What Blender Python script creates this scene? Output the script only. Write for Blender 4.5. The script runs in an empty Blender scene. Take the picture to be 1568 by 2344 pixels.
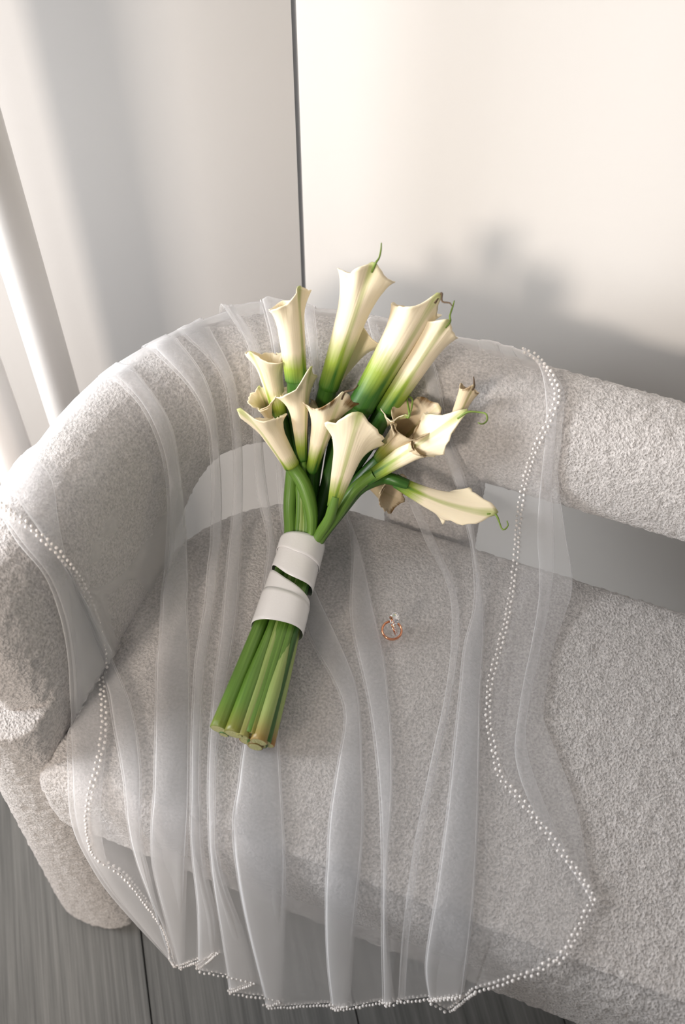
import bpy, bmesh, math, random
from mathutils import Vector, Matrix, noise
from mathutils.bvhtree import BVHTree
random.seed(7)
R = math.radians
scn = bpy.context.scene
COL = scn.collection

# ------------------------------------------------------------------ camera
H = 1.44                     # camera height above the floor
PITCH = R(54)                # looking down
FPX, IW, IH = 2600.0, 1568.0, 2344.0
cam_d = bpy.data.cameras.new('camera'); cam = bpy.data.objects.new('camera', cam_d); COL.objects.link(cam)
cam.location = (0, 0, H); cam.rotation_euler = (math.pi/2 - PITCH, 0, 0)
cam_d.sensor_fit = 'VERTICAL'; cam_d.sensor_height = 36.0; cam_d.lens = FPX/IH*36.0
cam_d.clip_start = 0.05
cam_d.dof.use_dof = True; cam_d.dof.focus_distance = 1.08; cam_d.dof.aperture_fstop = 5.0
scn.camera = cam

# ------------------------------------------------------------------ frames of reference
# seat frame: u along the sofa front (to the right), v towards its back
U = Vector((0.934, -0.356, 0)).normalized(); V = Vector((-U.y, U.x, 0))
O = Vector((0.0736, 0.273, 0))
def L2W(u, v, z): return O + U*u + V*v + Vector((0, 0, z))
def ray(px, py):
    X = (px-IW/2)/FPX; Y = -(py-IH/2)/FPX
    c, s = math.cos(PITCH), math.sin(PITCH)
    return Vector((X, c + Y*s, -s + Y*c)).normalized()
CAM = Vector((0, 0, H))
def at(px, py, z):
    d = ray(px, py); return CAM + d*((z-H)/d.z)

# ------------------------------------------------------------------ light
w = bpy.data.worlds.new('world'); scn.world = w; w.use_nodes = True
bg = w.node_tree.nodes['Background']; bg.inputs[0].default_value = (0.86, 0.90, 0.95, 1); bg.inputs[1].default_value = 0.20
LDIR = (V*1.0 + U*0.26 + Vector((0, 0, -0.50))).normalized()      # the way the window light travels
def area(name, loc, target, size, power, color):
    d = bpy.data.lights.new(name, 'AREA'); d.shape = 'RECTANGLE'; d.size, d.size_y = size; d.energy = power; d.color = color
    o = bpy.data.objects.new(name, d); COL.objects.link(o); o.location = loc
    o.rotation_euler = (Vector(target)-Vector(loc)).to_track_quat('-Z', 'Y').to_euler(); return o
KT = L2W(-0.30, 0.62, 0.75)
area('window_light', KT - LDIR*4.5, KT, (0.66, 0.66), 109, (1.0, 0.875, 0.765))
sl = area('side_fill', Vector((-1.35, 0.53, 1.12)), L2W(-0.05, 0.60, 0.72), (0.5, 0.8), 7.6, (0.97, 0.98, 1.0))  # added fill from the left, not a lamp of the room
sl.data.spread = R(84)
scn.view_settings.view_transform = 'Standard'; scn.view_settings.look = 'None'
scn.view_settings.gamma = 1; scn.view_settings.use_curve_mapping = False
scn.view_settings.exposure = 0.0

# ------------------------------------------------------------------ helpers
def tag(o, label=None, cat=None, group=None, kind=None):
    if label: o['label'] = label
    if cat: o['category'] = cat
    if group: o['group'] = group
    if kind: o['kind'] = kind
    return o
def link(name, me, mat=None, parent=None, smooth=True):
    if mat: me.materials.append(mat)
    if smooth:
        for p in me.polygons: p.use_smooth = True
    o = bpy.data.objects.new(name, me); COL.objects.link(o)
    if parent:
        o.parent = parent; o.matrix_parent_inverse = parent.matrix_basis.inverted()
    return o
def empty(name, loc, rz=0):
    o = bpy.data.objects.new(name, None); COL.objects.link(o); o.location = loc; o.rotation_euler = (0, 0, rz)
    o.empty_display_size = 0.05; return o
def mesh_from(verts, faces, name='m'):
    me = bpy.data.meshes.new(name); me.from_pydata([tuple(v) for v in verts], [], faces); me.update(); return me
def grid(rows, cyc=False, cap=False):
    """rows: list of equal length point lists"""
    n = len(rows[0]); vs = [p for r in rows for p in r]; fs = []
    for i in range(len(rows)-1):
        for j in range(n if cyc else n-1):
            k = (j+1) % n
            fs.append((i*n+j, i*n+k, (i+1)*n+k, (i+1)*n+j))
    if cap and cyc:
        fs.append(tuple(range(n))[::-1]); b = (len(rows)-1)*n; fs.append(tuple(b+j for j in range(n)))
    return vs, fs
def box(x0, x1, y0, y1, z0, z1, bev=0.0):
    bm = bmesh.new(); bmesh.ops.create_cube(bm, size=1)
    for v in bm.verts:
        v.co = Vector(((x0+x1)/2+v.co.x*(x1-x0), (y0+y1)/2+v.co.y*(y1-y0), (z0+z1)/2+v.co.z*(z1-z0)))
    if bev: bmesh.ops.bevel(bm, geom=bm.edges[:], offset=bev, segments=2, affect='EDGES')
    me = bpy.data.meshes.new('box'); bm.to_mesh(me); bm.free(); return me
def catmull(pts, n):
    """resample a polyline of Vectors smoothly to n points by arc length"""
    P = [pts[0]*2-pts[1]] + list(pts) + [pts[-1]*2-pts[-2]]; out = []
    for i in range(1, len(P)-2):
        p0, p1, p2, p3 = P[i-1:i+3]
        for k in range(10):
            t = k/10
            out.append(0.5*((2*p1)+(p2-p0)*t+(2*p0-5*p1+4*p2-p3)*t*t+(3*p1-p0-3*p2+p3)*t**3))
    out.append(pts[-1].copy())
    L = [0.0]
    for a, b in zip(out, out[1:]): L.append(L[-1]+(b-a).length)
    res = []; j = 0
    for i in range(n):
        s = L[-1]*i/(n-1)
        while j < len(L)-2 and L[j+1] < s: j += 1
        t = (s-L[j])/max(1e-9, L[j+1]-L[j]); res.append(out[j].lerp(out[j+1], min(1, t)))
    return res
def tube(pts, rads, seg=12, n=None, cap=True, flat=1.0):
    if n: 
        m = len(pts); P = catmull(pts, n)
        rr = []
        for i in range(n):
            f = i/(n-1)*(m-1); a = min(int(f), m-2); rr.append(rads[a]+(rads[a+1]-rads[a])*(f-a))
        pts, rads = P, rr
    rows = []; ref = None
    for i, p in enumerate(pts):
        t = (pts[min(i+1, len(pts)-1)]-pts[max(i-1, 0)]).normalized()
        if ref is None: ref = t.orthogonal().normalized()
        ref = (ref - t*ref.dot(t)).normalized(); b = t.cross(ref)
        rows.append([p+(ref*math.cos(a)+b*math.sin(a)*flat)*rads[i] for a in [2*math.pi*k/seg for k in range(seg)]])
    vs, fs = grid(rows, True)
    if cap:
        fs.append(tuple(range(seg))[::-1]); b0 = (len(rows)-1)*seg; fs.append(tuple(b0+j for j in range(seg)))
    return vs, fs
def sstep(a, b, x):
    t = max(0.0, min(1.0, (x-a)/(b-a))); return t*t*(3-2*t)

# ------------------------------------------------------------------ materials
def new_mat(name):
    m = bpy.data.materials.new(name); m.use_nodes = True; nt = m.node_tree
    return m, nt, nt.nodes['Principled BSDF'], nt.nodes['Material Output']
def noise_bump(nt, b, scale, strength, dist=0.002, detail=3, coord='Object', stretch=None):
    tc = nt.nodes.new('ShaderNodeTexCoord'); n = nt.nodes.new('ShaderNodeTexNoise'); n.inputs['Scale'].default_value = scale
    n.inputs['Detail'].default_value = detail
    src = tc.outputs[coord]
    if stretch:
        mp = nt.nodes.new('ShaderNodeMapping'); mp.inputs['Scale'].default_value = stretch
        nt.links.new(src, mp.inputs['Vector']); src = mp.outputs['Vector']
    nt.links.new(src, n.inputs['Vector'])
    bp = nt.nodes.new('ShaderNodeBump'); bp.inputs['Strength'].default_value = strength; bp.inputs['Distance'].default_value = dist
    nt.links.new(n.outputs['Fac'], bp.inputs['Height']); nt.links.new(bp.outputs['Normal'], b.inputs['Normal'])
    return n, src
def simple(name, col, rough=0.6, metal=0.0, scale=None, strength=0.2, dist=0.002, vary=0.0):
    m, nt, b, out = new_mat(name)
    b.inputs['Base Color'].default_value = (*col, 1); b.inputs['Roughness'].default_value = rough; b.inputs['Metallic'].default_value = metal
    if scale:
        n, src = noise_bump(nt, b, scale, strength, dist)
        if vary:
            r = nt.nodes.new('ShaderNodeValToRGB'); r.color_ramp.elements[0].position = .3; r.color_ramp.elements[1].position = .7
            r.color_ramp.elements[0].color = (*[c*(1-vary) for c in col], 1); r.color_ramp.elements[1].color = (*[min(1, c*(1+vary)) for c in col], 1)
            nt.links.new(n.outputs['Fac'], r.inputs['Fac']); nt.links.new(r.outputs['Color'], b.inputs['Base Color'])
    return m
M = {}
M['wall'] = simple('wall_paint', (0.86, 0.84, 0.81), 0.55, scale=90, strength=0.05)
M['wall_left'] = simple('wall_panel', (0.80, 0.79, 0.78), 0.38, scale=60, strength=0.03)
M['dark'] = simple('gap_dark', (0.42, 0.43, 0.45), 0.8, scale=50, strength=.1)
M['post'] = simple('white_lacquer', (0.90, 0.87, 0.84), 0.35, scale=120, strength=0.03)
M['fabric'] = simple('boucle_wool', (0.62, 0.59, 0.572), 0.95, scale=400, strength=1.0, dist=0.0026, vary=0.30)
bb = M['fabric'].node_tree.nodes['Principled BSDF']
bb.inputs['Sheen Weight'].default_value = 0.35; bb.inputs['Sheen Roughness'].default_value = 0.5
M['ribbon'] = simple('white_satin', (0.93, 0.91, 0.90), 0.23, scale=500, strength=0.05)
M['ribbon'].node_tree.nodes['Principled BSDF'].inputs['Sheen Weight'].default_value = 0.2
M['rose_gold'] = simple('rose_gold', (0.83, 0.40, 0.24), 0.18, 1.0)
M['silver'] = simple('white_gold', (0.85, 0.83, 0.82), 0.15, 1.0)
M['pearl'] = simple('pearl_bead', (0.90, 0.86, 0.83), 0.22)
M['pearl'].node_tree.nodes['Principled BSDF'].inputs['Coat Weight'].default_value = 0.4
m, nt, b, out = new_mat('diamond'); M['diamond'] = m
b.inputs['Base Color'].default_value = (0.97, 0.97, 1, 1); b.inputs['Roughness'].default_value = 0.02; b.inputs['IOR'].default_value = 2.2
b.inputs['Transmission Weight'].default_value = 0.65
# floor planks
m, nt, b, out = new_mat('grey_wood'); M['wood'] = m
tc = nt.nodes.new('ShaderNodeTexCoord'); oi = nt.nodes.new('ShaderNodeObjectInfo')
mp = nt.nodes.new('ShaderNodeMapping'); mp.inputs['Scale'].default_value = (170, 3.5, 1)
va = nt.nodes.new('ShaderNodeVectorMath'); va.operation = 'ADD'
cm = nt.nodes.new('ShaderNodeCombineXYZ'); ml = nt.nodes.new('ShaderNodeMath'); ml.operation = 'MULTIPLY'; ml.inputs[1].default_value = 37
nt.links.new(oi.outputs['Random'], ml.inputs[0]); nt.links.new(ml.outputs[0], cm.inputs['Y'])
nt.links.new(tc.outputs['Object'], va.inputs[0]); nt.links.new(cm.outputs[0], va.inputs[1]); nt.links.new(va.outputs[0], mp.inputs['Vector'])
n1 = nt.nodes.new('ShaderNodeTexNoise'); n1.inputs['Scale'].default_value = 1; n1.inputs['Detail'].default_value = 6; n1.inputs['Roughness'].default_value = .65
nt.links.new(mp.outputs['Vector'], n1.inputs['Vector'])
cr = nt.nodes.new('ShaderNodeValToRGB'); cr.color_ramp.elements[0].position = .3; cr.color_ramp.elements[1].position = .72
cr.color_ramp.elements[0].color = (0.115, 0.118, 0.115, 1); cr.color_ramp.elements[1].color = (0.27, 0.27, 0.262, 1)
nt.links.new(n1.outputs['Fac'], cr.inputs['Fac']); nt.links.new(cr.outputs['Color'], b.inputs['Base Color'])
bp = nt.nodes.new('ShaderNodeBump'); bp.inputs['Strength'].default_value = .45; bp.inputs['Distance'].default_value = .0015
nt.links.new(n1.outputs['Fac'], bp.inputs['Height']); nt.links.new(bp.outputs['Normal'], b.inputs['Normal'])
b.inputs['Roughness'].default_value = .5
# tulle: see-through net, denser where the thread is seen at a slant
m, nt, b, out = new_mat('tulle'); M['tulle'] = m
nt.nodes.remove(b)
tr = nt.nodes.new('ShaderNodeBsdfTransparent'); df = nt.nodes.new('ShaderNodeBsdfDiffuse'); tl = nt.nodes.new('ShaderNodeBsdfTranslucent')
df.inputs['Color'].default_value = (.95, .95, .96, 1); tl.inputs['Color'].default_value = (.95, .95, .96, 1)
mx = nt.nodes.new('ShaderNodeMixShader'); mx.inputs[0].default_value = .45; nt.links.new(df.outputs[0], mx.inputs[1]); nt.links.new(tl.outputs[0], mx.inputs[2])
lw = nt.nodes.new('ShaderNodeLayerWeight'); lw.inputs['Blend'].default_value = .5
pw = nt.nodes.new('ShaderNodeMath'); pw.operation = 'POWER'; pw.inputs[1].default_value = 3.0; nt.links.new(lw.outputs['Facing'], pw.inputs[0])
ma = nt.nodes.new('ShaderNodeMath'); ma.operation = 'MULTIPLY_ADD'; ma.inputs[1].default_value = .95; ma.inputs[2].default_value = .195; ma.use_clamp = True
nt.links.new(pw.outputs[0], ma.inputs[0])
m2 = nt.nodes.new('ShaderNodeMixShader'); nt.links.new(ma.outputs[0], m2.inputs[0]); nt.links.new(tr.outputs[0], m2.inputs[1]); nt.links.new(mx.outputs[0], m2.inputs[2])
nt.links.new(m2.outputs[0], out.inputs['Surface'])
# petals and stems: green amount comes from a mesh attribute
def petal_mat(name, cream, green, deep, streak=0.25):
    m, nt, b, out = new_mat(name)
    at_ = nt.nodes.new('ShaderNodeAttribute'); at_.attribute_name = 'green'
    tc = nt.nodes.new('ShaderNodeAttribute'); tc.attribute_name = 'uvp'
    mp = nt.nodes.new('ShaderNodeMapping'); mp.inputs['Scale'].default_value = (14, 1.6, 1); nt.links.new(tc.outputs['Vector'], mp.inputs['Vector'])
    n = nt.nodes.new('ShaderNodeTexNoise'); n.inputs['Scale'].default_value = 1; n.inputs['Detail'].default_value = 3; nt.links.new(mp.outputs['Vector'], n.inputs['Vector'])
    sb = nt.nodes.new('ShaderNodeMath'); sb.operation = 'SUBTRACT'; sb.inputs[1].default_value = .5; nt.links.new(n.outputs['Fac'], sb.inputs[0])
    a2 = nt.nodes.new('ShaderNodeMath'); a2.operation = 'MULTIPLY_ADD'; a2.inputs[1].default_value = streak; nt.links.new(sb.outputs[0], a2.inputs[0]); nt.links.new(at_.outputs['Fac'], a2.inputs[2])
    r = nt.nodes.new('ShaderNodeValToRGB'); e = r.color_ramp.elements
    e[0].position = 0.0; e[0].color = (.20, .11, .035, 1); e[1].position = 1.0; e[1].color = (*deep, 1)
    k = e.new(.11); k.color = (*cream, 1); k = e.new(.19); k.color = (*cream, 1)
    k = e.new(.60); k.color = (*green, 1); k = e.new(.37); k.color = (*[(c*0.45+g*.55) for c, g in zip(cream, green)], 1)
    nt.links.new(a2.outputs[0], r.inputs['Fac']); nt.links.new(r.outputs['Color'], b.inputs['Base Color'])
    b.inputs['Roughness'].default_value = .5; b.inputs['Subsurface Weight'].default_value = .12; b.inputs['Subsurface Radius'].default_value = (.006, .005, .003)
    bp = nt.nodes.new('ShaderNodeBump'); bp.inputs['Strength'].default_value = .3; bp.inputs['Distance'].default_value = .001
    nt.links.new(n.outputs['Fac'], bp.inputs['Height']); nt.links.new(bp.outputs['Normal'], b.inputs['Normal'])
    return m
M['petal'] = petal_mat('calla_petal', (0.93, 0.81, 0.585), (0.30, 0.40, 0.045), (0.035, 0.14, 0.012))
M['petal_old'] = petal_mat('calla_petal_aged', (0.70, 0.57, 0.38), (0.33, 0.34, 0.06), (0.05, 0.13, 0.015))
M['tail'] = simple('calla_tail', (0.16, 0.24, 0.035), .55, scale=300, strength=.1)
M['tail_brown'] = simple('calla_dry_tip', (0.10, 0.06, 0.03), .7, scale=300, strength=.1)
M['spadix'] = simple('calla_spadix', (0.75, 0.5, 0.08), .7, scale=800, strength=.6)
def stem_mat(name, c0, c1):
    m, nt, b, out = new_mat(name)
    n, src = noise_bump(nt, b, 1, .3, .001, 4, 'Object'); 
    tc = nt.nodes.new('ShaderNodeAttribute'); tc.attribute_name = 'uvp'
    mp = nt.nodes.new('ShaderNodeMapping'); mp.inputs['Scale'].default_value = (9, 1.2, 1); nt.links.new(tc.outputs['Vector'], mp.inputs['Vector']); nt.links.new(mp.outputs['Vector'], n.inputs['Vector'])
    at_ = nt.nodes.new('ShaderNodeAttribute'); at_.attribute_name = 'green'
    r = nt.nodes.new('ShaderNodeValToRGB'); r.color_ramp.elements[0].position = .3; r.color_ramp.elements[1].position = .7
    r.color_ramp.elements[0].color = (*c0, 1); r.color_ramp.elements[1].color = (*c1, 1)
    nt.links.new(n.outputs['Fac'], r.inputs['Fac'])
    mxc = nt.nodes.new('ShaderNodeMix'); mxc.data_type = 'RGBA'; nt.links.new(at_.outputs['Fac'], mxc.inputs['Factor'])
    nt.links.new(r.outputs['Color'], mxc.inputs['A']); mxc.inputs['B'].default_value = (.34, .12, .035, 1)
    nt.links.new(mxc.outputs['Result'], b.inputs['Base Color']); b.inputs['Roughness'].default_value = .38
    return m
M['stem_dark'] = stem_mat('stem_dark_green', (0.022, 0.085, 0.010), (0.05, 0.145, 0.018))
M['stem_mid'] = stem_mat('stem_green', (0.09, 0.20, 0.022), (0.17, 0.32, 0.05))
M['stem_pale'] = stem_mat('stem_pale_green', (0.26, 0.38, 0.09), (0.38, 0.47, 0.16))
M['cut'] = simple('stem_cut', (0.42, 0.42, 0.20), .8, scale=600, strength=.5)

# ------------------------------------------------------------------ room
ang = math.atan2(U.y, U.x)
WV = 0.64                                           # sofa back wall distance in the v direction
def local_box(name, u0, u1, v0, v1, z0, z1, mat, kind='structure', bev=0):
    o = link(name, box(u0, u1, v0, v1, z0, z1, bev), mat, smooth=False)
    o.location = O; o.rotation_euler = (0, 0, ang); 
    if kind: o['kind'] = kind
    return o
# where the corner line stands: pixel column 668 at the height of the wall
def corner_u():
    best = None
    for i in range(-900, 0):
        p = L2W(i/1000, WV, 1.0); d = p-CAM
        c, s = math.cos(PITCH), math.sin(PITCH)
        dep = d.y*c - d.z*s; px = IW/2+FPX*d.x/dep
        if best is None or abs(px-657) < best[0]: best = (abs(px-657), i/1000)
    return best[1]
CU = corner_u()
local_box('wall_right', CU+0.0030, 2.6, WV, WV+0.08, 0, 2.6, M['wall'])
local_box('trim_1', CU-0.02, CU+0.02, WV+0.005, WV+0.03, 0, 2.6, M['dark'])
# left wall: from the corner out to the left, seen nearly face on
CW = L2W(CU, WV, 0)
wd = Vector((-0.985, -0.17, 0)).normalized(); wn = Vector((-wd.y, wd.x, 0))     # wn points to the camera side
if wn.y > 0: wn = -wn
def wall_piece(name, s0, s1, off, thick, mat, kind='structure', parent=None):
    vs = []
    for z in (0, 2.6):
        for s, o_ in ((s0, off), (s1, off), (s1, off-thick), (s0, off-thick)):
            p = CW + wd*s + wn*o_; vs.append((p.x, p.y, z))
    me = mesh_from(vs, [(0, 1, 2, 3), (7, 6, 5, 4), (0, 4, 5, 1), (1, 5, 6, 2), (2, 6, 7, 3), (3, 7, 4, 0)])
    bm = bmesh.new(); bm.from_mesh(me); bmesh.ops.recalc_face_normals(bm, faces=bm.faces[:]); bm.to_mesh(me); bm.free()
    o = link(name, me, mat, smooth=False)
    if kind: o['kind'] = kind
    return o
wall_piece('wall_left', 0.002, 2.4, 0.0, 0.08, M['wall_left'])
# unseen blocker added behind the camera to keep the window light off the seat
local_box('light_blocker', -0.53, 2.6, -0.98, -0.90, 0, 1.34, M['wall'])
# floor of planks
fdir = Vector((-0.22, 0.975, 0)).normalized(); fang = math.atan2(fdir.y, fdir.x)-math.pi/2
fl = link('floor', box(-3, 3, -2.4, 3, -0.06, -0.012), M['dark'], smooth=False); fl['kind'] = 'structure'
fl.location = (0, 0.3, 0); fl.rotation_euler = (0, 0, fang)
sx = at(337, 2250, 0)
loc = Matrix.Rotation(-fang, 4, 'Z') @ (sx-Vector((0, 0.3, 0)))
PW = 0.238
pm = box(0.0008, PW-0.0008, -0.6, 0.6, -0.012, 0, 0.0007); pm.materials.append(M['wood'])
for i in range(-6, 7):
    for j in range(-2, 3):
        y0 = j*1.202 + (0.45 if i % 2 else -0.1) + 0.2*math.sin(i*3.1)
        if not -2.2 < y0 < 2.4: continue
        o = bpy.data.objects.new('plank', pm); COL.objects.link(o); o.parent = fl
        o.location = (loc.x + i*PW, y0, 0)

# ------------------------------------------------------------------ sofa
ZS, ZT, ZB = 0.48, 0.662, 0.535        # seat top, top of the padded band, its underside
sofa = empty('sofa', O, ang)
tag(sofa, 'cream boucle sofa with curved padded backrest under the veil', 'sofa')
SOFT = []
def soft(name, verts, faces, voxel=0.0036, disp=0.0019, parent=sofa, smoothit=6):
    me = mesh_from(verts, faces, name)
    bm = bmesh.new(); bm.from_mesh(me); bmesh.ops.recalc_face_normals(bm, faces=bm.faces[:]); bm.to_mesh(me); bm.free()
    tmp = bpy.data.objects.new('tmp', me); COL.objects.link(tmp)
    r = tmp.modifiers.new('r', 'REMESH'); r.mode = 'VOXEL'; r.voxel_size = voxel
    s = tmp.modifiers.new('s', 'SMOOTH'); s.iterations = smoothit; s.factor = .5
    dg = bpy.context.evaluated_depsgraph_get(); dg.update()
    plain = bpy.data.meshes.new_from_object(tmp.evaluated_get(dg))
    SOFT.append(plain)
    fin = plain.copy()
    co = [v.co.copy() for v in fin.vertices]; no = [v.normal.copy() for v in fin.vertices]
    for v, c, n in zip(fin.vertices, co, no):
        k = noise.noise(c*210) + .35*noise.noise(c*110+Vector((3, 7, 1)))
        v.co = c + n*(disp*k)
    bpy.data.objects.remove(tmp)
    o = link(name, fin, M['fabric']); o.parent = parent
    return o
UC = 0.32                               # middle of the sofa
UL = -0.412                             # centre line of the left arm
RC = 0.20
def plan(t):
    """centre line of the band; t in metres from the left arm front; mirrored about UC"""
    v0 = 0.03; straight = 0.455-0.02-RC-v0; vb = v0+straight
    if t <= straight: return Vector((UL, v0+t, 0)), Vector((0, 1, 0))
    t -= straight; arc = RC*math.pi/2
    if t <= arc:
        a = t/RC; return Vector((UL+RC-RC*math.cos(a), vb+RC*math.sin(a), 0)), Vector((math.sin(a), math.cos(a), 0))
    t -= arc; return Vector((UL+RC+t, vb+RC, 0)), Vector((1, 0, 0))
HALF = (0.455-0.02-RC-0.03) + RC*math.pi/2 + (UC-(UL+RC))
def planf(t):
    if t <= HALF: return plan(t)
    p, d = plan(2*HALF-t); return Vector((2*UC-p.x, p.y, 0)), Vector((d.x, -d.y, 0))
def band_rows(t0, t1, zb, zt, a, steps, cap=0.045, e=2.6, zbf=None):
    rows = []
    for i in range(steps+1):
        t = t0+(t1-t0)*i/steps
        p, d = planf(t); nrm = Vector((-d.y, d.x, 0))          # outward
        edge = min(t-t0, t1-t); k = 1.0
        if edge < cap: k = max(.05, (1-(1-edge/cap)**2)**.5)
        z0 = zbf(t) if zbf else zb
        row = []
        for j in range(28):
            th = 2*math.pi*j/28; c, s = math.cos(th), math.sin(th)
            x = math.copysign(abs(c)**(2/e), c)*a*(k*.75+.25); z = (z0+zt)/2+math.copysign(abs(s)**(2/e), s)*(zt-z0)/2*(k*.35+.65)
            lean = 0.10*(z-ZS)
            row.append(p+nrm*(x+lean)+Vector((0, 0, z)))
        rows.append(row)
    return rows
def zbf(t):
    tt = min(t, 2*HALF-t); return ZB - 0.14*(1-sstep(.18, .36, tt))
vs, fs = grid(band_rows(0.0, 2*HALF, ZB, ZT, 0.046, 150, zbf=zbf), True, True)
backrest = soft('backrest', vs, fs)
# arm panels down to the floor
def arm(side):
    rows = []
    for i in range(13):
        z = 0.004+(0.53-0.004)*i/12
        k = 1.0 if 0 < i else .93
        o_ = -0.050-0.006*(1-z/.6) ; row = []
        v0, v1 = -0.010+.012*(z/.6), 0.20
        a = 0.037; ai = 0.040+0.016*(1-sstep(.36, .53, z))
        for th in [math.pi*x/10 for x in range(11)]:        # rounded front end
            row.append(Vector((UL-math.cos(th)*(a if th < math.pi/2 else ai)*k - (0.012*(1-z/.6) if th < 1.6 else 0), v0+a*.8-math.sin(th)*a*.8*k, z)))
        row += [Vector((UL+ai*k, v1, z)), Vector((UL-a*k, v1, z))]
        if side: row = [Vector((2*UC-p.x, p.y, p.z)) for p in row]
        rows.append(row)
    vs, fs = grid(rows, True, True); return soft('arm', vs, fs)
arm_l = arm(0); arm_r = arm(1)
# seat block: back outline follows the band
out = []
u0, u1, vf, vb = UL+0.03, 2*UC-UL-0.03, 0.0, 0.390
rb = 0.17
for k in range(7): a = R(90*k/6); out.append(Vector((u0+.012-.012*math.sin(a), vf+.012-.012*math.cos(a), 0)))
for k in range(13): a = R(90*k/12); out.append(Vector((u0+rb-rb*math.cos(a), vb-rb+rb*math.sin(a), 0)))
for k in range(13): a = R(90*k/12); out.append(Vector((u1-rb+rb*math.sin(a), vb-rb+rb*math.cos(a), 0)))
for k in range(7): a = R(90*k/6); out.append(Vector((u1-.012+.012*math.cos(a), vf+.012-.012*math.sin(a), 0)))
rows = []
cen = Vector(((u0+u1)/2, (vf+vb)/2, 0))
def inset(d, z):
    n = len(out); row = []
    for i in range(n):
        a, b_, c = out[i-1], out[i], out[(i+1) % n]
        t = (c-a).normalized(); nn = Vector((t.y, -t.x, 0))
        if nn.dot(cen-b_) < 0: nn = -nn
        row.append(b_+nn*d+Vector((0, 0, z)))
    return row
ZU = 0.36
for d, z in ((.06, ZU), (.006, ZU), (0, ZU+.008), (0, ZS-.035), (.004, ZS-.016), (.014, ZS-.004), (.03, ZS), (.09, ZS+.003)):
    rows.append(inset(d, z))
vs, fs = grid(rows, True, True)
seat = soft('seat', vs, fs, voxel=0.0038)
# upholstered uprights joining seat and backrest
def support(uc):
    rows = []
    for i in range(7):
        z = ZS-.10+(0.60-ZS+.10)*i/6; w_ = 0.048; d0 = 0.380+0.02*i/6; d1 = .44
        rows.append([Vector((uc+x, y, z)) for x, y in ((-w_, d0+.01), (-w_+.01, d0), (w_-.01, d0), (w_, d0+.01), (w_, d1), (-w_, d1))])
    vs, fs = grid(rows, True, True); return soft('upright', vs, fs)
for uc in (-0.135, UC, 2*UC+0.135): support(uc)

# ------------------------------------------------------------------ surface on which the veil lies
sv, sf = [], []
def add_s(vs, fs):
    b = len(sv); sv.extend(vs); sf.extend([tuple(i+b for i in f) for f in fs])
for me in SOFT:
    add_s([O + U*v.co.x + V*v.co.y + Vector((0, 0, v.co.z)) for v in me.vertices], [tuple(p.vertices) for p in me.polygons])
nsolid = len(sv)
brd = []
for i in range(80):                                   # the cloth spans the gap between backrest and seat
    t = .12+(2*HALF-.24)*i/79; p, d = planf(t); nrm = Vector((-d.y, d.x, 0)); row = []
    for off, z in ((-.043, .585), (-.052, .54), (-.062, .505), (-.085, .487), (-.12, .484)):
        q = p+nrm*off; row.append(L2W(q.x, q.y, z))
    brd.append(row)
add_s(*grid(brd))
hang = []
for i in range(60):                                   # and falls free from the front edge of the seat
    u = -0.62+1.9*i/59
    hang.append([L2W(u, v, z) for v, z in ((.03, .484), (.008, .476), (-.006, .455), (-.013, .42), (-.020, .33), (-.026, .2), (-.034, .1), (-.04, 0.0), (-.05, -.12))])
add_s(*grid(hang))
BV = BVHTree.FromPolygons([tuple(v) for v in sv], sf)
def cast(px, py):
    d = ray(px, py); h = BV.ray_cast(CAM, d)
    if h[0] is None: return None
    n = h[1] if h[1].dot(d) < 0 else -h[1]
    return h[0], n


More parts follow.
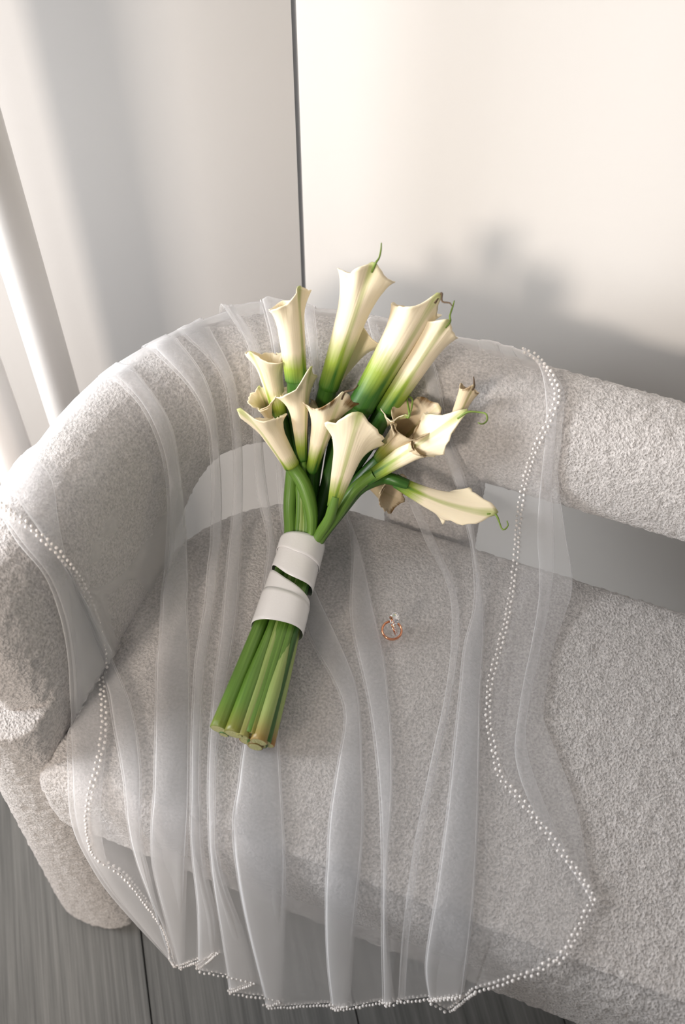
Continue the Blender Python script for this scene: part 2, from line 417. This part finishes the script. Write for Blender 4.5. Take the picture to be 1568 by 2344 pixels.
# ------------------------------------------------------------------ veil
# fold lines of the draped tulle in the order in which the cloth runs: out to a fold, back, and on again
LINES = [
 ('E0', [(3,1165),(60,1210),(130,1272),(180,1340),(215,1430),(235,1560),(240,1690),(215,1800),(207,1860),(225,1950),(290,1992),(385,2120),(398,2185)]),
 ('F1', [(2,1178),(40,1250),(95,1320),(130,1420),(146,1520),(152,1640),(158,1760),(166,1860),(190,1930),(245,2020),(320,2110),(396,2190)]),
 ('Rx', [(30,1180),(95,1240),(165,1320),(210,1430),(238,1560),(246,1690),(236,1800),(236,1900),(262,2000),(330,2090),(400,2192)]),
 ('Lx', [(12,1185),(52,1250),(106,1320),(142,1420),(156,1520),(163,1640),(170,1760),(178,1860),(202,1935),(254,2022),(326,2108),(400,2194)]),
 ('L2', [(35,1130),(90,1220),(160,1330),(235,1460),(280,1560),(310,1650),(325,1760),(330,1900),(345,1975),(370,2080),(405,2197)]),
 ('L3', [(80,1045),(118,1100),(128,1200),(150,1320),(200,1450),(240,1560),(262,1680),(285,1800),(300,1900),(330,2000),(380,2120),(402,2195)]),
 ('Ra', [(310,852),(385,960),(408,1080),(425,1250),(430,1400),(437,1560),(436,1700),(434,1900),(430,2040),(425,2202)]),
 ('La', [(268,880),(320,935),(360,1030),(374,1150),(366,1300),(360,1450),(356,1600),(352,1800),(350,1950),(378,2080),(410,2198)]),
 ('Rb', [(405,785),(470,870),(495,980),(505,1150),(502,1280),(485,1430),(468,1560),(462,1700),(462,1850),(475,1980),(500,2080),(506,2165)]),
 ('Lb', [(355,815),(440,900),(472,1000),(478,1200),(468,1380),(448,1500),(440,1620),(436,1750),(438,1900),(455,2060),(455,2203)]),
 ('Rc', [(475,745),(530,850),(548,950),(554,1080),(552,1250),(545,1400),(525,1540),(500,1700),(495,1850),(510,1980),(560,2120),(590,2235)]),
 ('Lc', [(415,772),(500,850),(522,950),(530,1080),(525,1200),(513,1350),(505,1450),(490,1560),(478,1700),(475,1850),(490,2000),(512,2140),(528,2254)]),
 ('Rd', [(545,722),(590,790),(603,900),(600,1020),(620,1180),(640,1300),(648,1450),(640,1600),(640,1700),(648,1850),(657,2000),(655,2150),(650,2276)]),
 ('Ld', [(515,726),(565,800),(572,900),(578,1000),(585,1130),(612,1240),(600,1350),(596,1430),(575,1600),(555,1715),(543,1810),(532,1900),(560,2070),(590,2200),(612,2288)]),
 ('Re', [(620,716),(640,790),(645,900),(650,1100),(700,1300),(790,1500),(822,1600),(830,1750),(832,1900),(818,2080),(810,2200),(805,2282)]),
 ('Le', [(600,717),(622,800),(628,920),(632,1100),(660,1300),(700,1450),(760,1560),(788,1640),(770,1760),(752,1880),(747,2000),(748,2110),(752,2200),(762,2290)]),
 ('Rf', [(720,724),(735,850),(750,1000),(800,1180),(830,1280),(855,1400),(878,1500),(890,1600),(898,1720),(896,1850),(886,2000),(890,2130),(905,2276)]),
 ('Lf', [(690,722),(715,850),(740,1000),(790,1180),(805,1260),(800,1380),(805,1450),(835,1580),(855,1700),(868,1850),(872,1980),(876,2100),(880,2280)]),
 ('Rg', [(860,745),(890,850),(905,1000),(960,1150),(1010,1270),(1050,1390),(1040,1550),(1000,1750),(960,1950),(940,2120),(930,2275)]),
 ('Lg', [(840,742),(870,850),(890,1000),(930,1120),(975,1240),(1030,1370),(1025,1550),(985,1750),(945,1950),(925,2120),(915,2275)]),
 ('Rh', [(960,772),(1000,850),(1030,980),(1075,1120),(1090,1250),(1108,1400),(1107,1480),(1100,1600),(1097,1750),(1094,1880),(1088,2000),(1080,2120),(1065,2262)]),
 ('Lh', [(940,766),(970,850),(1000,980),(1050,1120),(1078,1250),(1083,1390),(1060,1480),(1048,1600),(1035,1720),(1022,1850),(1005,1980),(988,2100),(975,2200),(985,2272)]),
 ('H0', [(1030,784),(1060,880),(1085,1000),(1110,1150),(1118,1280),(1120,1420),(1108,1560),(1104,1700),(1106,1820),(1110,1950),(1095,2100),(1030,2300)]),
 ('H1', [(1090,795),(1130,900),(1140,1050),(1140,1250),(1130,1400),(1118,1560),(1115,1700),(1125,1800),(1140,1900),(1150,2000),(1140,2100),(1090,2252)]),
 ('H2', [(1140,806),(1180,900),(1190,1050),(1190,1300),(1180,1450),(1160,1600),(1150,1750),(1170,1850),(1200,1950),(1230,2050),(1240,2150),(1225,2218)]),
 ('H3', [(1168,812),(1210,870),(1240,960),(1250,1150),(1255,1300),(1230,1500),(1210,1650),(1230,1750),(1270,1900),(1310,2030),(1318,2110),(1295,2180)]),
 ('O1', [(1196,818),(1250,848),(1289,892),(1290,950),(1283,1040),(1278,1070),(1290,1180),(1311,1335),(1288,1420),(1262,1500),(1246,1600),(1242,1645),(1270,1720),(1302,1800),(1325,1880),(1345,1990),(1358,2060)]),
 ('Li', [(1192,818),(1235,850),(1252,960),(1242,1080),(1232,1200),(1234,1350),(1215,1480),(1198,1560),(1184,1650),(1178,1740),(1215,1850),(1290,1970),(1352,2064)]),
 ('Oj', [(1196,818),(1248,850),(1274,920),(1270,1020),(1264,1100),(1268,1200),(1268,1300),(1250,1420),(1225,1540),(1205,1640),(1205,1720),(1240,1830),(1300,1960),(1354,2066)]),
 ('E1', [(1192,816),(1226,832),(1256,862),(1277,905),(1267,945),(1244,990),(1222,1040),(1206,1090),(1195,1150),(1185,1250),(1176,1330),(1160,1420),(1140,1500),(1121,1570),(1118,1650),(1130,1720),(1148,1790),(1182,1822),(1220,1870),(1260,1920),(1300,1975),(1335,2020),(1358,2067)]),
]
PL = []
for i, (nm, pl) in enumerate(LINES):
    PL.append((nm, pl))
    if nm in ('L3', 'La', 'Lb', 'Lc', 'Ld', 'Le', 'Lf', 'Lh'):          # deep pleats: the cloth doubles back once more
        r_ = PL[-2][1]
        PL.append(('r'+nm[1], [(x-4, y) for x, y in r_])); PL.append(('l'+nm[1], [(x+5, y) for x, y in pl]))
LINES = PL
HT = {'R': .0030, 'O': .0030, 'r': .0064, 'l': .0076}
NR = 130
cols2 = [catmull([Vector((x, y, 0)) for x, y in pl], NR) for _, pl in LINES]
TS = [0, .035, .10, .22, .4, .6, .78, .90, .965]
colpts = []; colh = []
for i in range(len(LINES)-1):
    h0 = HT.get(LINES[i][0][0], .0052); h1 = HT.get(LINES[i+1][0][0], .0052)
    back = cols2[i+1][NR//2].x < cols2[i][NR//2].x
    for t in TS:
        colpts.append([a.lerp(b, t) for a, b in zip(cols2[i], cols2[i+1])])
        bul = min(1, min(t, 1-t)/.10)**.5
        if LINES[i+1][0][0] == 'H' or LINES[i][0][0] == 'H': bul *= .25
        hh = h0+(h1-h0)*t + (-.0012 if back else .0016)*bul
        colh.append([hh + (0 if back else .0030*bul*max(0, noise.noise(Vector((i*1.7+t*2.2, r/NR*7, 4))))) for r in range(NR)])
colpts.append(cols2[-1]); colh.append([.006]*NR)
def outdir(P):
    q = P-O; u, v = q.dot(U), q.dot(V)
    if v < .235: d = Vector((-1, 0))
    elif u < UL+RC: d = Vector((u-(UL+RC), v-.235)).normalized()
    else: d = Vector((0, 1))
    return U*d.x+V*d.y
sheet = []
for ci, (cp, ch) in enumerate(zip(colpts, colh)):
    pts = []; bmp = .014*max(0, noise.noise(Vector((ci*.11, 2.5, 1)))+.15)*(1 if cp[0].x < 760 else .25)
    for r, p in enumerate(cp):
        h = cast(p.x, p.y); k = 0
        while h is None and k < 40:
            k += 1; h = cast(p.x, p.y+k*2)
        d = ray(p.x, p.y)
        q = h[0]; n = h[1]
        if k: q = CAM+d*((q-CAM).length)
        pts.append(q + (n*.6-d*.4).normalized()*(ch[r]+.0015+bmp*max(0, 1-r/26)))
    for _ in range(4):
        pts = [pts[0]]+[pts[a]*.5+(pts[a-1]+pts[a+1])*.25 for a in range(1, NR-1)]+[pts[-1]]
    od = outdir(pts[0]); P0 = pts[0]
    jit = .01*noise.noise(P0*30)
    tail = [P0+od*a+Vector((0, 0, b)) for a, b in ((.030, -.155+jit), (.030, -.12), (.029, -.09), (.028, -.062), (.025, -.038), (.019, -.020), (.010, -.007))]
    sheet.append(tail+pts)
NT = 7
SB = BVHTree.FromPolygons([tuple(v) for v in sv[:nsolid]], [f for f in sf if max(f) < nsolid])
for c in sheet:
    for i in range(len(c)):
        q, n, _, d = SB.find_nearest(c[i], .03)
        if q is None: continue
        sg = (c[i]-q).dot(n)
        if sg < .0042: c[i] = c[i]+n*(.0045-max(sg, -.02))
vs, fs = grid([list(c) for c in sheet])
veil = link('veil', mesh_from(vs, fs), M['tulle'])
tag(veil, 'sheer white bridal veil with beaded edge draped over the boucle sofa', 'veil')
# beaded edge
bm = bmesh.new(); bmesh.ops.create_icosphere(bm, subdivisions=2, radius=1)
bv = [v.co.copy() for v in bm.verts]; bf = [tuple(v.index for v in f.verts) for f in bm.faces]; bm.free()
TV, TF = [], []
def bead(c, r):
    b0 = len(TV); TV.extend([c+v*r for v in bv]); TF.extend([tuple(i+b0 for i in f) for f in bf])
def bead_line(pts, inward):
    L = 0; k = 0; step = .0029
    for a, b in zip(pts, pts[1:]):
        seg = (b-a).length
        if seg < 1e-6: continue
        while L < seg:
            p = a.lerp(b, L/seg); t = (b-a).normalized(); n = (CAM-p).normalized(); s_ = t.cross(n).normalized()
            off = (.0021 if k % 2 else -.0014) + random.uniform(-.0006, .0006)
            bead(p + s_*off + n*.0012, .00155*random.uniform(.8, 1.12)); k += 1; L += step
        L -= seg
bead_line(sheet[0][NT:], 1); bead_line(sheet[-1][NT:], 1)
nO1 = [n for n, _ in LINES].index('O1')*len(TS)
bead_line([c[-1] for c in sheet[:nO1+1]], 1)
tr_ = link('bead_trim', mesh_from(TV, TF), M['pearl'], parent=veil); tag(tr_, 'pearly beaded trim along the veil edge', kind='stuff')



# ------------------------------------------------------------------ bouquet
ZB_ = [(500,.815),(550,.80),(650,.76),(750,.715),(850,.67),(950,.625),(1050,.58),(1150,.545),(1240,.530),(1340,.526),(1440,.5245),(1760,.516)]
def zb(py):
    for (a, za), (b, zb2) in zip(ZB_, ZB_[1:]):
        if py <= b: return za+(zb2-za)*max(0, (py-a)/(b-a))
    return ZB_[-1][1]
def W(px, py, dz=0.0, clear=.012):
    z = zb(py)+dz; h = cast(px, py)
    if h is not None: z = max(z, h[0].z+clear+.002)
    return at(px, py, z)
FW = Vector((0, math.cos(PITCH), -math.sin(PITCH)))
def m_px(P): return (P-CAM).dot(FW)/FPX
bq = empty('bouquet', at(640, 1440, 0.485)); tag(bq, 'bridal bouquet of cream calla lilies tied with white satin ribbon', 'bouquet')
def set_attr(me, green, uv):
    a = me.attributes.new('green', 'FLOAT', 'POINT'); a.data.foreach_set('value', green)
    c = me.attributes.new('uvp', 'FLOAT_VECTOR', 'POINT'); c.data.foreach_set('vector', [x for t in uv for x in t])
def slot(kind, c, l):
    cx, cy, hx, hy = {'t': (692, 1246, 37, 10), 'm': (664, 1340, 36, 15), 'b': (634, 1440, 44, 16), 'c': (553, 1686, 63, 20)}[kind]
    return W(cx+hx*c, cy+hy*c, -.010*l-.006*c*c, .019)
def calla(base, tip, rm, r0, phi, fr=.75, flare=.35, dz=0.0, green=.42, deep=1.0, tail=None, tipl=.10, bend=0.0, mat='petal', wav=.05,
          stem=None, dzt=0.0, tbrown=False, k=1.5, over=.10, spadix=False, roll=.05, name='calla_lily', narrow=1.0, brown=0.0, lift=0.0):
    cb = r0*.00042+.0125+lift; ct = rm*(1+flare*.6)*.00042*(.6+.4*narrow)+.0125+lift
    B = W(base[0], base[1], dz, cb); T = W(tip[0], tip[1], dz+dzt, ct)
    mp_ = m_px((B+T)/2); rm *= mp_; r0 *= mp_
    D = T-B; L = D.length; D.normalize(); tc = (CAM-(B+T)/2).normalized()
    S = D.cross(tc).normalized(); N = S.cross(D).normalized()
    ph = R(phi); X = N*math.cos(ph)+S*math.sin(ph); Y = D.cross(X)
    na, ns = 44, 34; rows = []; gr = []; uv = []
    sd = random.uniform(0, 50)
    for i in range(ns):
        s = i/(ns-1); row = []
        for j in range(na):
            th = (j/(na-1)*2-1)*math.pi*(1+over*s)
            cth = math.cos(min(math.pi, max(-math.pi, th)))
            lf = fr+(1-fr)*((1+cth)/2)**1.2
            a = s*lf
            nz = noise.noise(Vector((math.cos(th)*1.4+sd, math.sin(th)*1.4, s*2)))
            nz += .5*noise.noise(Vector((math.cos(th)*3.4+sd, math.sin(th)*3.4, s*4)))*s
            fl = max(0, (s-.62)/.38)
            r = r0+(rm-r0)*(a**k) + flare*rm*fl*fl*(1+nz*1.2) 
            r *= 1+.09*(th/math.pi)*s + wav*nz*s
            # the pointed back of the spathe
            pt = max(0, 1-abs(th)/.9)
            a2 = a + tipl*pt**1.6*s**5 - roll*fl**3*(1-pt) + wav*.6*nz*fl
            if pt > 0: r *= 1-.16*pt*fl*(1 if tipl > 0 else 0)
            bo = bend*L*(a2*(1-a2)*4)
            ax = B + D*(a2*L) + S*bo
            row.append(ax + (X*math.cos(th)*narrow+Y*math.sin(th))*r)
            rib = math.exp(-(th/.16)**2)*.55 if deep > 0 else 0
            g = max(0, 1-a/green)**1.1*deep + rib*(.85-.45*s)*(1 if tipl > 0 else .4) + (.25*pt**4*max(0, s-.85)/.15 if tipl > 0 else 0)
            g = .15+.85*min(1, g)
            if brown: g -= .17*brown*sstep(.9, 1, s+.06*nz+.05*pt)*(1 if pt > 0 else .6)
            gr.append(max(0, g)); uv.append((th/6.28*3+sd, s, 0))
        rows.append(row)
    vs, fs = grid(rows); me = mesh_from(vs, fs); set_attr(me, gr, uv)
    o = link(name, me, M[mat], parent=bq)
    so = o.modifiers.new('thickness', 'SOLIDIFY'); so.thickness = .0009; so.offset = 0
    if tail:
        p0 = rows[-1][na//2]; q0 = rows[-3][na//2]
        zt = p0.z
        pts = [q0, p0]+[at(x, y, zt+.002*(i+1)) for i, (x, y) in enumerate(tail)]
        vs, fs = tube(pts, [.0011, .0012]+[.0008]*(len(tail)-1)+[.0005], 8, 18)
        link('petal_tip', mesh_from(vs, fs), M['tail_brown' if tbrown else 'tail'], parent=o)
    if spadix:
        vs, fs = tube([B+D*L*.2, B+D*L*.45, B+D*L*.66], [.004, .0042, .002], 10, 10); link('spadix', mesh_from(vs, fs), M['spadix'], parent=o)
    if stem is not None:
        smat, r_px, way, c1, l1, c2 = stem
        rs = r_px*mp_
        pts = [B+D*.012, B-D*.004]+[W(x, y, z_, .020) for x, y, z_ in way]+[slot('t', c1, l1), slot('m', c1*.6+c2*.4, l1), slot('b', c2, l1), slot('c', c2, l1)]
        e = pts[-1]; pts[-1] = e + (e-pts[-2]).normalized()*random.uniform(-.006, .006)
        rr = [r0*.9, r0]+[rs]*len(way)+[rs, rs*.95, rs, rs*1.22]
        add_stem(pts, rr, smat, o)
    return o
def add_stem(pts, rr, smat, parent, brown=.0):
    n = 46; vs, fs = tube(pts, rr, 14, n, cap=False)
    me = mesh_from(vs, fs); gr = []; uv = []
    b = random.uniform(0, 30); br = random.uniform(.2, .8) if random.random() < .4 else 0
    for i in range(n):
        for j in range(14):
            gr.append(max(br, brown)*sstep(.86, 1.0, i/n)); uv.append((j/14*2+b, i/n*3, b))
    # slightly hollowed cut end
    c = sum(vs[-14:], Vector())/14
    base = len(vs)
    d = (vs[-1]-vs[-15]).normalized()
    me.clear_geometry()
    vs2 = list(vs)+[c+(v-c)*.86+d*.0003 for v in vs[-14:]]+[c-d*.0012]
    f2 = list(fs)+[(base-14+j, base-14+(j+1) % 14, base+(j+1) % 14, base+j) for j in range(14)]+[(base+j, base+(j+1) % 14, base+14) for j in range(14)]
    me.from_pydata([tuple(v) for v in vs2], [], f2); me.update()
    set_attr(me, gr+[max(br, brown)]*15, uv+[(b, 3, b)]*15)
    me.materials.append(M[smat]); me.materials.append(M['cut'])
    for p in me.polygons[-14:]: p.material_index = 1
    o = link('stem', me, None, parent); return o
MT = -.012
# back layer
calla((752,885), (849,585), 48, 24, 12, .84, .30, green=.50, tail=[(868,590),(872,572),(873,556)], tipl=.05, stem=('stem_dark', 17, [(735,960,-.01),(720,1080,-.01)], .2, 2, .25))
calla((768,880), (845,745), 40, 8, -25, .8, .35, dz=-.026, green=.12, tipl=.02, dzt=.006, stem=('stem_dark', 12, [(740,980,-.03),(720,1100,-.02)], .35, 3, .35), deep=.4)
calla((678,868), (655,655), 38, 25, 50, .80, .30, green=.36, tipl=.05, dz=.002, dzt=-.006, lift=.010, stem=('stem_dark', 17, [(683,960,-.005),(690,1080,-.008)], -.1, 2, -.1))
calla((882,940), (1022,722), 36, 25, 15, .86, .30, dz=-.002, dzt=.006, green=.50, tail=[(1030,722),(1037,700),(1040,688)], tipl=.03, stem=('stem_dark', 15, [(830,1030,-.02),(770,1140,-.015)], .6, 2, .55))
calla((826,930), (970,672), 45, 31, 38, .84, .22, dz=.012, green=.62, deep=1.3, dzt=-.012, tail=[(1012,690),(1028,693),(1035,700)], tbrown=True, tipl=.12, stem=('stem_dark', 19, [(775,1020,-.008),(745,1130,-.008)], .45, 1, .6))
calla((640,945), (604,790), 34, 18, -50, .80, .50, dz=-.006, green=.46, tipl=.05, mat='petal', stem=('stem_dark', 9, [(662,1010,-.01),(680,1080,-.006)], -.35, 1, -.5), deep=.8)
# dry pointed bloom and the frilled one under the long lily
calla((1030,985), (1078,880), 22, 10, 20, .9, .10, dz=-.008, green=.02, deep=.15, tail=[(1085,872),(1084,862)], tbrown=True, tipl=.1, mat='petal_old', brown=.8, wav=.12, stem=None)
calla((900,1062), (990,1005), 34, 10, 160, .85, .25, dz=-.022, green=.10, deep=.3, tipl=0, mat='petal_old', brown=.8, lift=.009, wav=.2, stem=('stem_dark', 8, [(830,1110,-.02),(780,1170,-.012)], .8, 2, .8))
# middle layer
calla((858,985), (912,932), 26, 10, 65, .8, .35, green=.35, tail=[(932,910),(944,914),(942,936),(938,948)], tipl=.18, wav=.12, dz=.002, stem=('stem_dark', 9, [(810,1070,-.004),(760,1160,0)], .5, 2, .4))
calla((872,1048), (962,945), 40, 18, 150, .82, .38, green=.52, tipl=.06, wav=.10, dz=.0, mat='petal_old', brown=.8, stem=('stem_dark', 12, [(815,1110,0),(765,1180,0)], .65, 1, .7))
calla((713,1078), (758,896), 43, 13, 32, .80, .30, brown=1.0, green=.42, tail=[(808,893),(820,881)], tbrown=True, tipl=.16, wav=.12, dz=.004, stem=('stem_dark', 11, [(712,1140,.0),(712,1200,0)], .1, 1, .1))
calla((692,1052), (677,846), 34, 11, 48, .74, .45, green=.40, tipl=.10, dz=.006, stem=('stem_mid', 10, [(697,1120,.004),(705,1190,.004)], .1, 0, .05))
calla((668,1066), (592,938), 31, 18, -55, .72, .55, green=.24, deep=.6, tipl=.26, dz=.010, stem=('stem_mid', 11, [(696,1110,.012),(714,1180,.010)], .42, 0, .35), roll=.0)
# small lily peeking behind the left low one
calla((622,960), (597,905), 24, 12, 170, .9, .3, dz=-.012, green=.1, deep=.3, tipl=.04, mat='petal', wav=.15, stem=('stem_dark', 9, [(665,1060,-.012),(676,1150,-.01)], -.5, 1, -.6))
# right lower lilies
calla((838,1104), (905,1138), 34, 8, 175, .85, .3, dz=-.012, lift=.010, green=.25, deep=.6, tipl=0, mat='petal_old', brown=.8, wav=.12, stem=('stem_dark', 9, [(800,1140,-.008),(770,1180,-.004)], .9, 1, .9))
calla((905,1100), (1098,1172), 42, 15, -6, .62, .30, green=.40, deep=1.1, tail=[(1150,1212),(1163,1203),(1160,1192)], tipl=.20, dz=.022, wav=.10, bend=.05, mat='petal', stem=('stem_dark', 10, [(870,1096,.012),(825,1118,.008),(785,1170,.004)], .85, 0, .85), narrow=.45)
calla((838,1098), (1035,968), 38, 15, -12, .66, .34, green=.45, deep=1.2, tail=[(1100,944),(1113,948),(1115,962),(1104,971),(1094,967)], tipl=.26, dz=.018, wav=.08, mat='petal', stem=('stem_mid', 12, [(805,1128,.012),(770,1180,.010)], .78, 0, .6), narrow=.5)
# the big open lily seen from behind, in front of all
calla((762,1160), (822,944), 50, 13, 4, .66, .42, green=.36, deep=.9, tipl=.06, dz=.022, wav=.07, mat='petal', stem=('stem_mid', 11, [(752,1190,.014)], .62, 0, .2), k=1.15, narrow=.5)
# cut stems without a bloom in view
def lone(smat, way, c1, l1, c2, r1, r2, brown=0):
    mp_ = .00042
    pts = [W(x, y, z_, .020) for x, y, z_ in way]+[slot('t', c1, l1), slot('m', c1*.6+c2*.4, l1), slot('b', c2, l1), slot('c', c2, l1)]
    add_stem(pts, [r1*mp_]*(len(way)+1)+[r1*mp_, r2*mp_*.95, r2*mp_*1.1], smat, bq, brown)
lone('stem_mid', [(672,1060,.0),(664,1150,.0)], -.75, 0, -.82, 16, 19)
lone('stem_mid', [(683,1090,.0),(686,1160,.004)], -.35, 0, -.30, 9, 19)
lone('stem_pale', [(690,1080,.0),(690,1160,.004)], -.15, 0, .02, 9, 13, .0)
lone('stem_pale', [(705,1110,.0),(702,1170,.004)], .05, 0, .62, 9, 17, .1)
lone('stem_pale', [(720,1130,-.01),(715,1180,-.01)], .3, 1, .22, 9, 12, .8)
lone('stem_pale', [(740,1150,-.01),(735,1190,-.01)], .5, 1, .98, 8, 12, .9)
# ribbon: four turns of satin round the stems, with a slit where the stems show
ctop, cbot = at(692, 1246, .519), at(634, 1444, .5165)
AX = (ctop-cbot).normalized(); SA = (W(738, 1262, -.012)-W(646, 1232, -.012)); SA = (SA-AX*SA.dot(AX)).normalized(); NA = SA.cross(AX).normalized()
if NA.z < 0: NA = -NA
LR = (ctop-cbot).length
def wrap(a0, a1, s0, s1, rad, name='ribbon', c0=0, c1=0):
    """band from a0 to a1 (fractions of the wrapped length); s0, s1 tilt of its lower and upper edge across the bundle"""
    rows = []
    for i in range(9):
        t = i/8; row = []
        for j in range(48):
            th = 2*math.pi*j/48; cx = math.cos(th)
            lo = a0+s0*cx*.5+c0*(1-cx*cx)*math.sin(th); hi = a1+s1*cx*.5+c1*(1-cx*cx)*math.sin(th)
            a = lo+(hi-lo)*t
            q = 1 + .012*noise.noise(Vector((cx*2, a*9, rad*900)))
            wx = (.0212+.0026*(1-a))*q+rad; wn_ = .0195*q+rad
            e = 2.3
            p = cbot+AX*(a*LR)+SA*(math.copysign(abs(cx)**(2/e), cx)*wx)+NA*(math.copysign(abs(math.sin(th))**(2/e), math.sin(th))*wn_)
            row.append(p)
        rows.append(row)
    vs, fs = grid(rows, True)
    o = link(name, mesh_from(vs, fs), M['ribbon'], parent=bq)
    so = o.modifiers.new('thickness', 'SOLIDIFY'); so.thickness = .0005; so.offset = 1
wrap(.80, 1.01, -.10, .03, .0012, c0=-.02)
wrap(.57, .86, -.16, -.10, .0002, c0=-.06)
wrap(.28, .475, -.05, -.24, .0003, c1=-.02)
wrap(.00, .34, .03, -.06, .0012)



# ------------------------------------------------------------------ rings
RZ = ZS+.0170
rc = at(897, 1443, RZ)
def torus(c, ax, R_, r_, n=48, m=10, flat=1.0):
    ax = ax.normalized(); a = ax.orthogonal().normalized(); b = ax.cross(a); rows = []
    for i in range(n):
        t = 2*math.pi*i/n; d = a*math.cos(t)+b*math.sin(t)
        rows.append([c+d*(R_+r_*math.cos(s))+ax*(r_*flat*math.sin(s)) for s in [2*math.pi*k/m for k in range(m)]])
    rows.append(rows[0]); return grid(rows, True)
wb = empty('wedding_band', rc); tag(wb, 'plain rose gold wedding band lying flat on the veiled seat', 'ring')
vs, fs = torus(rc, Vector((.05, -.12, 1)), .0093, .0011, flat=1.5); link('hoop', mesh_from(vs, fs), M['rose_gold'], parent=wb)
rd = at(900, 1432, RZ+.0065)
er = empty('engagement_ring', rd); tag(er, 'rose gold diamond ring with oval stone cluster leaning in the flat band', 'ring')
AXR = Vector((.93, .28, .12))
vs, fs = torus(rd, AXR, .0086, .0009, flat=1.3); link('hoop', mesh_from(vs, fs), M['rose_gold'], parent=er)
# small stones set along the hoop
up = (Vector((-.05, .45, .95))); up = (up-AXR.normalized()*up.dot(AXR.normalized())).normalized()
sidev = AXR.normalized(); fwd = up.cross(sidev)
def gem(c, n, r, asp=1.0, long=None, depth=.6):
    n = n.normalized(); a = (long - n*long.dot(n)).normalized() if long else n.orthogonal().normalized(); b = n.cross(a)
    rows = [[c+(a*asp*math.cos(t)+b*math.sin(t))*r*k+n*r*z for t in [2*math.pi*i/10 for i in range(10)]] for k, z in ((.55, .32), (1, .05), (1, -.05), (.05, -depth))]
    return grid(rows, True, True)
face = (CAM-rd).normalized()*.7+up*.5; face.normalize()
head = at(903, 1415, RZ+.011)
longax = (at(905, 1400, RZ+.013)-at(903, 1430, RZ+.010)).normalized()
vs, fs = gem(head, face, .0026, 1.6, longax); link('stone', mesh_from(vs, fs), M['diamond'], parent=er, smooth=False)
a = longax; n_ = face; a = (a-n_*a.dot(n_)).normalized(); b_ = n_.cross(a)
vs, fs = [], []
for i in range(14):
    t = 2*math.pi*i/14; c = head+a*math.cos(t)*.0058+b_*math.sin(t)*.0039
    v1, f1 = gem(c, face, .00095, 1.0); o_ = len(vs); vs += v1; fs += [tuple(q+o_ for q in f) for f in f1]
link('halo', mesh_from(vs, fs), M['diamond'], parent=er, smooth=False)
rows = []
for k, z in ((1.0, -.0002), (1.12, -.0006), (.9, -.0016), (.3, -.0032)):
    rows.append([head+(a*math.cos(t)*.0063+b_*math.sin(t)*.0044)*k+n_*z for t in [2*math.pi*i/28 for i in range(28)]])
vs, fs = grid(rows, True, True); link('setting', mesh_from(vs, fs), M['silver'], parent=er)
vs, fs = [], []
for i in range(11):
    t = -1.1+.2*i; d = (fwd*math.sin(t-1.4)+up*math.cos(t-1.4))
    v1, f1 = gem(rd+d*.0094, d, .0008, 1.0); o_ = len(vs); vs += v1; fs += [tuple(q+o_ for q in f) for f in f1]
link('pave_stones', mesh_from(vs, fs), M['diamond'], parent=er, smooth=False)



# ------------------------------------------------------------------ white round poles beside the sofa
def post(px, py, z, r, top, label):
    p = at(px, py, z); base = Vector((p.x, p.y, 0))
    o = empty('white_pole', base); tag(o, label, 'pole', 'white poles beside the sofa arm')
    rows = []
    for zz, k in ((0, .9), (.003, 1), (.3, 1), (.7, 1), (top-.003, 1), (top, .9)):
        rows.append([base+Vector((math.cos(t)*r*k, math.sin(t)*r*k, zz)) for t in [2*math.pi*i/40 for i in range(40)]])
    vs, fs = grid(rows, True, True); s = link('shaft', mesh_from(vs, fs), M['post'], parent=o)
    rows = [[base+Vector((math.cos(t)*q, math.sin(t)*q, zz)) for t in [2*math.pi*i/40 for i in range(40)]] for q, zz in ((r*1.7, 0), (r*1.7, .006), (r*1.5, .011), (r*1.02, .013))]
    vs, fs = grid(rows, True, True); link('foot', mesh_from(vs, fs), M['post'], parent=o)
post(152, 950, .44, .0215, 1.3, 'thick white round pole rising behind the rounded corner of the sofa')
post(45, 1085, .46, .0222, 1.3, 'thick white round pole at the far left, outside the sofa arm')
